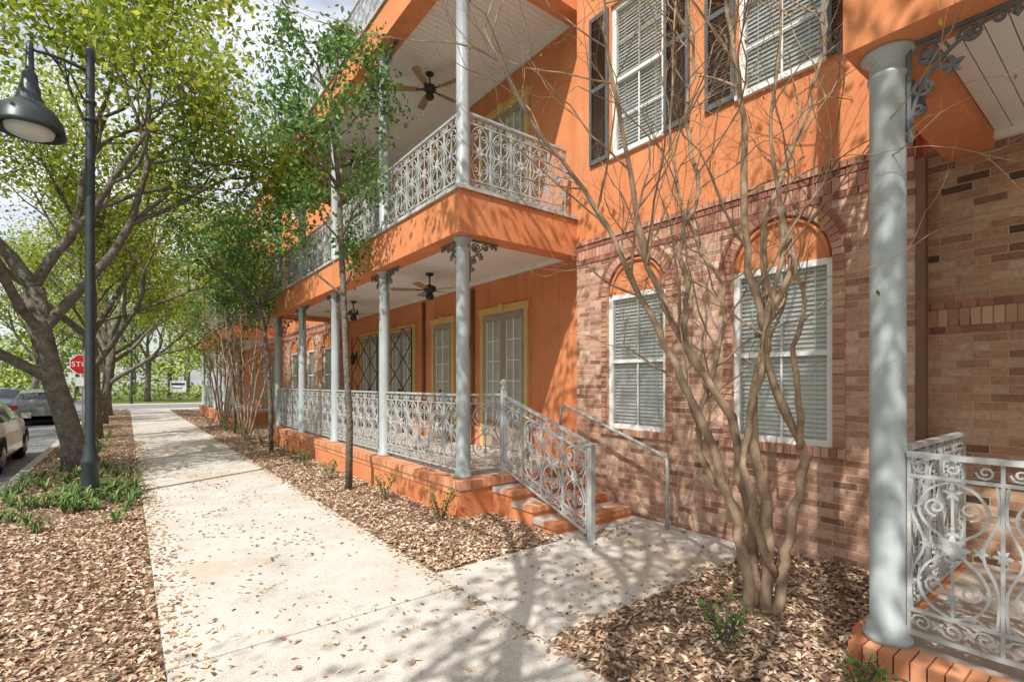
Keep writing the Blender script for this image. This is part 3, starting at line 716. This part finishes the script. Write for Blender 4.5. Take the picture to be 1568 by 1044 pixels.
ST2=[(.035,[(rx*.1,0,-.05),(rx*.3,ry*.1,.6),(rx*.5,ry*.3,1.2),(rx*.7,ry*.5,1.8),(rx,ry*.7,2.4),(rx*1.2,ry,3.0),(rx*1.4,ry,3.5),(rx*1.5,ry*1.1,4)]) for rx,ry in((-.7,.2),(-.3,-.3),(.1,.4),(.5,-.1),(.8,.3),(-.1,.0))]
myrtle((2.75,16.3,0),ST2,9,2); myrtle((2.8,21,0),ST2,12,2)
# distant trees
C=[]; mb=MB()
for _ in range(64):
    if rng.random()<.55: x,y=rng.uniform(-55,40),rng.uniform(60,95)
    else: x,y=rng.uniform(-40,-17),rng.uniform(-5,60)
    h=rng.uniform(6,14); w=rng.uniform(3,5)
    mb.tube([(x,y,-.2),(x+.1,y,h*.3),(x,y+.2,h*.7)],[.25,.2,.08],6,'bark')
    for c in range(10):
        cx,cy,cz=x+rng.gauss(0,w*.5),y+rng.gauss(0,w*.5),h*rng.uniform(.25,.95)
        A=nr.normal(size=(130,3))*np.array([1.2,1.2,.8])*w*.22+np.array([cx,cy,cz]); C+=A.tolist()
for _ in range(5000):
    C.append((rng.uniform(-50,45),62+rng.gauss(0,1),abs(rng.gauss(.2,1.0))))
for _ in range(4000):
    C.append((-19+rng.gauss(0,.8),rng.uniform(-5,62),abs(rng.gauss(.2,.9))))
e=empty('distant_trees'); mb.build('trunks',e); leaves('foliage',C,.40,'leaf_far',parent=e,asp=.6,jit=.5)
def shrub(x,y,h,n=120):
    C=[]; mb=MB()
    for _ in range(7):
        a=rng.uniform(0,6.28); t=Vector((math.cos(a)*h*.4,math.sin(a)*h*.4,h)); mb.tube([(0,0,0),t*.5+Vector((0,0,.02)),t],[.006,.005,.003],4,'bark')
        for _ in range(n//7):
            s=rng.uniform(.25,1.05); C.append((t.x*s+rng.gauss(0,.035),t.y*s+rng.gauss(0,.035),t.z*s+rng.gauss(0,.03)))
    e=empty('small_shrub'); e.location=(x,y,0); mb.build('stems',e); leaves('foliage',C,.045,'leaf_d',parent=e)
for x,y,h in((2.9,6.7,.35),(2.98,5.25,.38),(2.75,8.7,.3),(2.78,10.3,.35),(2.95,1.66,.30),(2.75,12,.4),(2.8,14.2,.4),(2.7,15.2,.45),(2.75,17.5,.4),(2.7,19.5,.4),(3.0,.95,.22),(2.5,22,.5)): shrub(x,y,h)
for _ in range(8): shrub(rng.uniform(-1.2,.0),rng.uniform(13,20),rng.uniform(.2,.4))
V=[];F=[]
for _ in range(88):
    cx,cy=rng.uniform(-1.35,.1),rng.uniform(7.2,12.6)
    if rng.random()<.45: cx,cy=rng.gauss(-.45,.35),rng.gauss(9.4,.5)
    cx=min(max(cx,-1.35),.12); sz=rng.uniform(.5,1.2)
    for _ in range(24):
        a=rng.uniform(0,6.28); l=rng.uniform(.10,.25)*sz; ca,sa=math.cos(a),math.sin(a); w=.009; o=len(V)
        for s,h,ww in((0,0,1),(.35,.75,1),(.8,.85,.8),(1.2,.5,.1)):
            V+=[(cx+ca*l*s-sa*w*ww,cy+sa*l*s+ca*w*ww,h*l),(cx+ca*l*s+sa*w*ww,cy+sa*l*s-ca*w*ww,h*l)]
        for j in range(3): F.append((o+2*j,o+2*j+1,o+2*j+3,o+2*j+2))
mb=MB(); mb.add(V,F,'grassb'); mb.build('ground_cover_plants')

# ------------------------------------------------------------ street furniture
def lampmesh():
    mb=MB()
    mb.lathe(0,0,[(0,0),(.13,0),(.13,.05),(.115,.08),(.105,.12),(.10,.5),(.115,.53),(.11,.57),(.085,.64),(.075,.75),(.062,.8),(.058,3.0),(.052,6.1),(.052,6.2),(.06,6.22),(.06,6.36),(.045,6.40),(.0,6.44)],20,'lamp')
    for z in(.62,5.35,5.6): mb.lathe(0,0,[(.06,z),(.075,z+.01),(.075,z+.05),(.06,z+.06)],16,'lamp')
    mb.tube([(0,0,6.05),(-.25,0,6.12),(-.45,0,6.14),(-.62,0,6.14)],.022,8,'lamp')
    mb.tube([(-.05,0,5.62),(-.12,0,5.75),(-.2,0,5.95),(-.38,0,6.12)],.014,6,'lamp')
    c=-.62
    mb.tube([(c,0,6.24),(c,0,5.75)],.026,8,'lamp')
    mb.lathe(c,0,[(0,6.25),(.035,6.22),(.04,6.1),(.05,5.84),(.08,5.80),(.09,5.66),(.11,5.62),(.115,5.52),(.14,5.48),(.15,5.42),(.20,5.38),(.28,5.31),(.34,5.20),(.365,5.08),(.375,5.02),(.35,5.02),(.32,5.14),(.1,5.30),(0,5.31)],28,'lamp')
    mb.lathe(c,0,[(.26,5.06),(.24,5.0),(.14,4.95),(0,4.94)],20,'lens')
    return mb.mesh('street_lamp')
LM=lampmesh()
place(LM,'street_lamp',None,(-.41,9.27,0)); place(LM,'street_lamp',None,(.3,51.5,0)); 
e=empty('stop_sign'); e.location=(-1.38,26.0,0)
mb=MB(); mb.box(-.03,.03,0,.04,-.1,2.8,'steel')
def octa(r,y,k):
    P=[(r*math.cos(R(22.5+45*i)),y,2.4+r*math.sin(R(22.5+45*i))) for i in range(8)]; mb.add(P,[tuple(range(8))],k)
octa(.42,-.010,'signw'); octa(.39,-.014,'red'); octa(.42,-.006,'steel'); mb.box(-.22,.22,-.012,-.008,1.55,1.9,'signw')
mb.build('sign_plate_and_post',e)
cu=bpy.data.curves.new('stop_text','FONT'); cu.body='STOP'; cu.size=.28; cu.align_x='CENTER'; cu.align_y='CENTER'; cu.extrude=.001
cu.materials.append(M['signw']); t=bpy.data.objects.new('lettering',cu); sc.collection.objects.link(t); t.parent=e; t.location=(0,-.018,2.4); t.rotation_euler=(R(90),0,0)
mb=MB(); mb.box(-.55,-.49,-.03,.03,0,1.9,'steel'); mb.box(.49,.55,-.03,.03,0,1.9,'steel'); mb.box(-.6,.6,-.05,-.032,.9,1.9,'signw'); mb.box(-.5,.5,-.056,-.052,1.5,1.7,'black'); mb.box(-.45,.3,-.056,-.052,1.2,1.28,'black')
mb.build('notice_sign',None,(3.6,53,0))
def car(k,name,loc,rz):
    mb=MB()
    S=[(-2.25,.62,.42,.70,.71,.55),(-2.18,.78,.28,.88,.92,.62),(-1.95,.88,.22,.98,1.12,.62),(-1.5,.91,.2,1.0,1.40,.60),(-.9,.92,.2,1.0,1.52,.62),(-.1,.92,.2,.99,1.55,.63),(.5,.92,.2,.97,1.48,.61),(1.0,.92,.2,.96,1.2,.62),(1.25,.91,.2,.96,1.02,.66),(1.8,.88,.22,.88,.93,.66),(2.15,.78,.28,.72,.80,.6),(2.27,.62,.38,.6,.62,.5)]
    V=[];n=11
    for y,w,zu,zb,zr,wr in S:
        V+=[(-w*.9,y,zu),(-w,y,zu+.12),(-w*1.0,y,(zu+zb)/2+.05),(-w*.96,y,zb),(-wr,y,zr-.04),(0,y,zr+.01),(wr,y,zr-.04),(w*.96,y,zb),(w,y,(zu+zb)/2+.05),(w,y,zu+.12),(w*.9,y,zu)]
    for i in range(len(S)-1):
        for j in range(n-1):
            g=(j in(3,6) and 2<=i<=7) or (j in(4,5) and i in(2,6,7))
            mb.add([V[i*n+j],V[i*n+j+1],V[(i+1)*n+j+1],V[(i+1)*n+j]],[(0,1,2,3)],'carglass' if g else k,True)
    mb.add(V[:n],[tuple(range(n))],k); mb.add(V[-n:],[tuple(range(n))],k)
    mb.box(-.75,.75,-2.1,2.1,.16,.24,'tyre')
    for sx in(-1,1):
        for y in(-1.4,1.42):
            P=[(0,0),(.17,0),(.2,.02),(.21,.05),(.33,.05),(.34,.1),(.34,.24),(.2,.24)]
            n2=24;VV=[];FF=[]
            for r,d in P:
                for q in range(n2):
                    a=2*math.pi*q/n2; VV.append((sx*(.945-d),y+r*math.cos(a),.34+r*math.sin(a)))
            for i in range(len(P)-1):
                for q in range(n2): FF.append((i*n2+q,i*n2+(q+1)%n2,(i+1)*n2+(q+1)%n2,(i+1)*n2+q))
            mb.add(VV[:4*n2],[f for f in FF if max(f)<4*n2],'rim',True); mb.add(VV,[f for f in FF if min(f)>=3*n2],'tyre',True)
            mb.add([(sx*.935,y+.38*math.cos(a),.36+.38*math.sin(a)) for a in [math.pi*q/12 for q in range(13)]],[tuple(range(13))],'tyre')
            for zp in(-.55,.15): mb.box(sx*.88-.012,sx*.88+.012,zp-.03,zp+.03,.98,1.0,k)
        mb.obox((sx*.70,-2.2,.80),Vector((1,0,0)),Vector((0,1,0)),Vector((0,0,1)),(.13,.05,.08),'tail')
        mb.obox((sx*.64,2.2,.66),Vector((1,0,0)),Vector((0,1,0)),Vector((0,0,1)),(.14,.06,.05),'lens')
        mb.box(sx*1.0-.08,sx*1.0+.08,.75,.83,.98,1.1,k)
    o=mb.build(name,None,loc,rz); return o
car('car_w','parked_car',(-2.85,15.3,-.13),0)
car('car_b','parked_car',(-5.3,38.5,-.13),math.pi)
car('car_w','parked_car',(-9.6,36,-.13),math.pi)
car('car_g','parked_car',(-3.0,31,-.13),0)
car('car_b','parked_car',(-9.6,52,-.13),math.pi)

# ------------------------------------------------------------ light, camera
w=bpy.data.worlds.new('World'); sc.world=w; w.use_nodes=True
nt=w.node_tree; L=nt.links.new; bg=nt.nodes['Background']; sk=nt.nodes.new('ShaderNodeTexSky'); sk.sky_type='NISHITA'; sk.sun_disc=False
v=Vector((.62,.33,-.75)).normalized()
sk.sun_elevation=math.asin(-v.z); sk.sun_rotation=math.atan2(-v.x,-v.y); sk.dust_density=2.0; sk.air_density=1.0; sk.altitude=50
tc=N(nt,'ShaderNodeTexCoord'); mp=N(nt,'ShaderNodeMapping'); mp.inputs['Scale'].default_value=(1,1,2.2); L(tc.outputs['Generated'],mp.inputs[0])
no=N(nt,'ShaderNodeTexNoise',Scale=2.2,Detail=7,Roughness=.6); L(mp.outputs[0],no.inputs['Vector'])
rp=ramp(nt,[(.4,(.3,.3,.3)),(.6,(.9,.9,.9))]); L(no.outputs['Fac'],rp.inputs[0])
mx=N(nt,'ShaderNodeMix',data_type='RGBA'); L(rp.outputs[0],mx.inputs[0]); L(sk.outputs[0],mx.inputs[6]); mx.inputs[7].default_value=(8.0,8.1,8.5,1)
L(mx.outputs[2],bg.inputs[0]); bg.inputs[1].default_value=.15
s=bpy.data.lights.new('Sun','SUN'); s.energy=5; s.angle=R(.5); s.color=(1,.955,.87)
so=bpy.data.objects.new('Sun',s); sc.collection.objects.link(so); so.rotation_euler=v.to_track_quat('-Z','Y').to_euler()
cd=bpy.data.cameras.new('Camera'); co=bpy.data.objects.new('Camera',cd); sc.collection.objects.link(co)
co.location=(0,0,1.65); co.rotation_euler=(R(90),0,R(-37.6)); cd.sensor_width=36; cd.lens=17.59; cd.shift_y=.0415; cd.clip_end=2000; cd.clip_start=.05
sc.camera=co
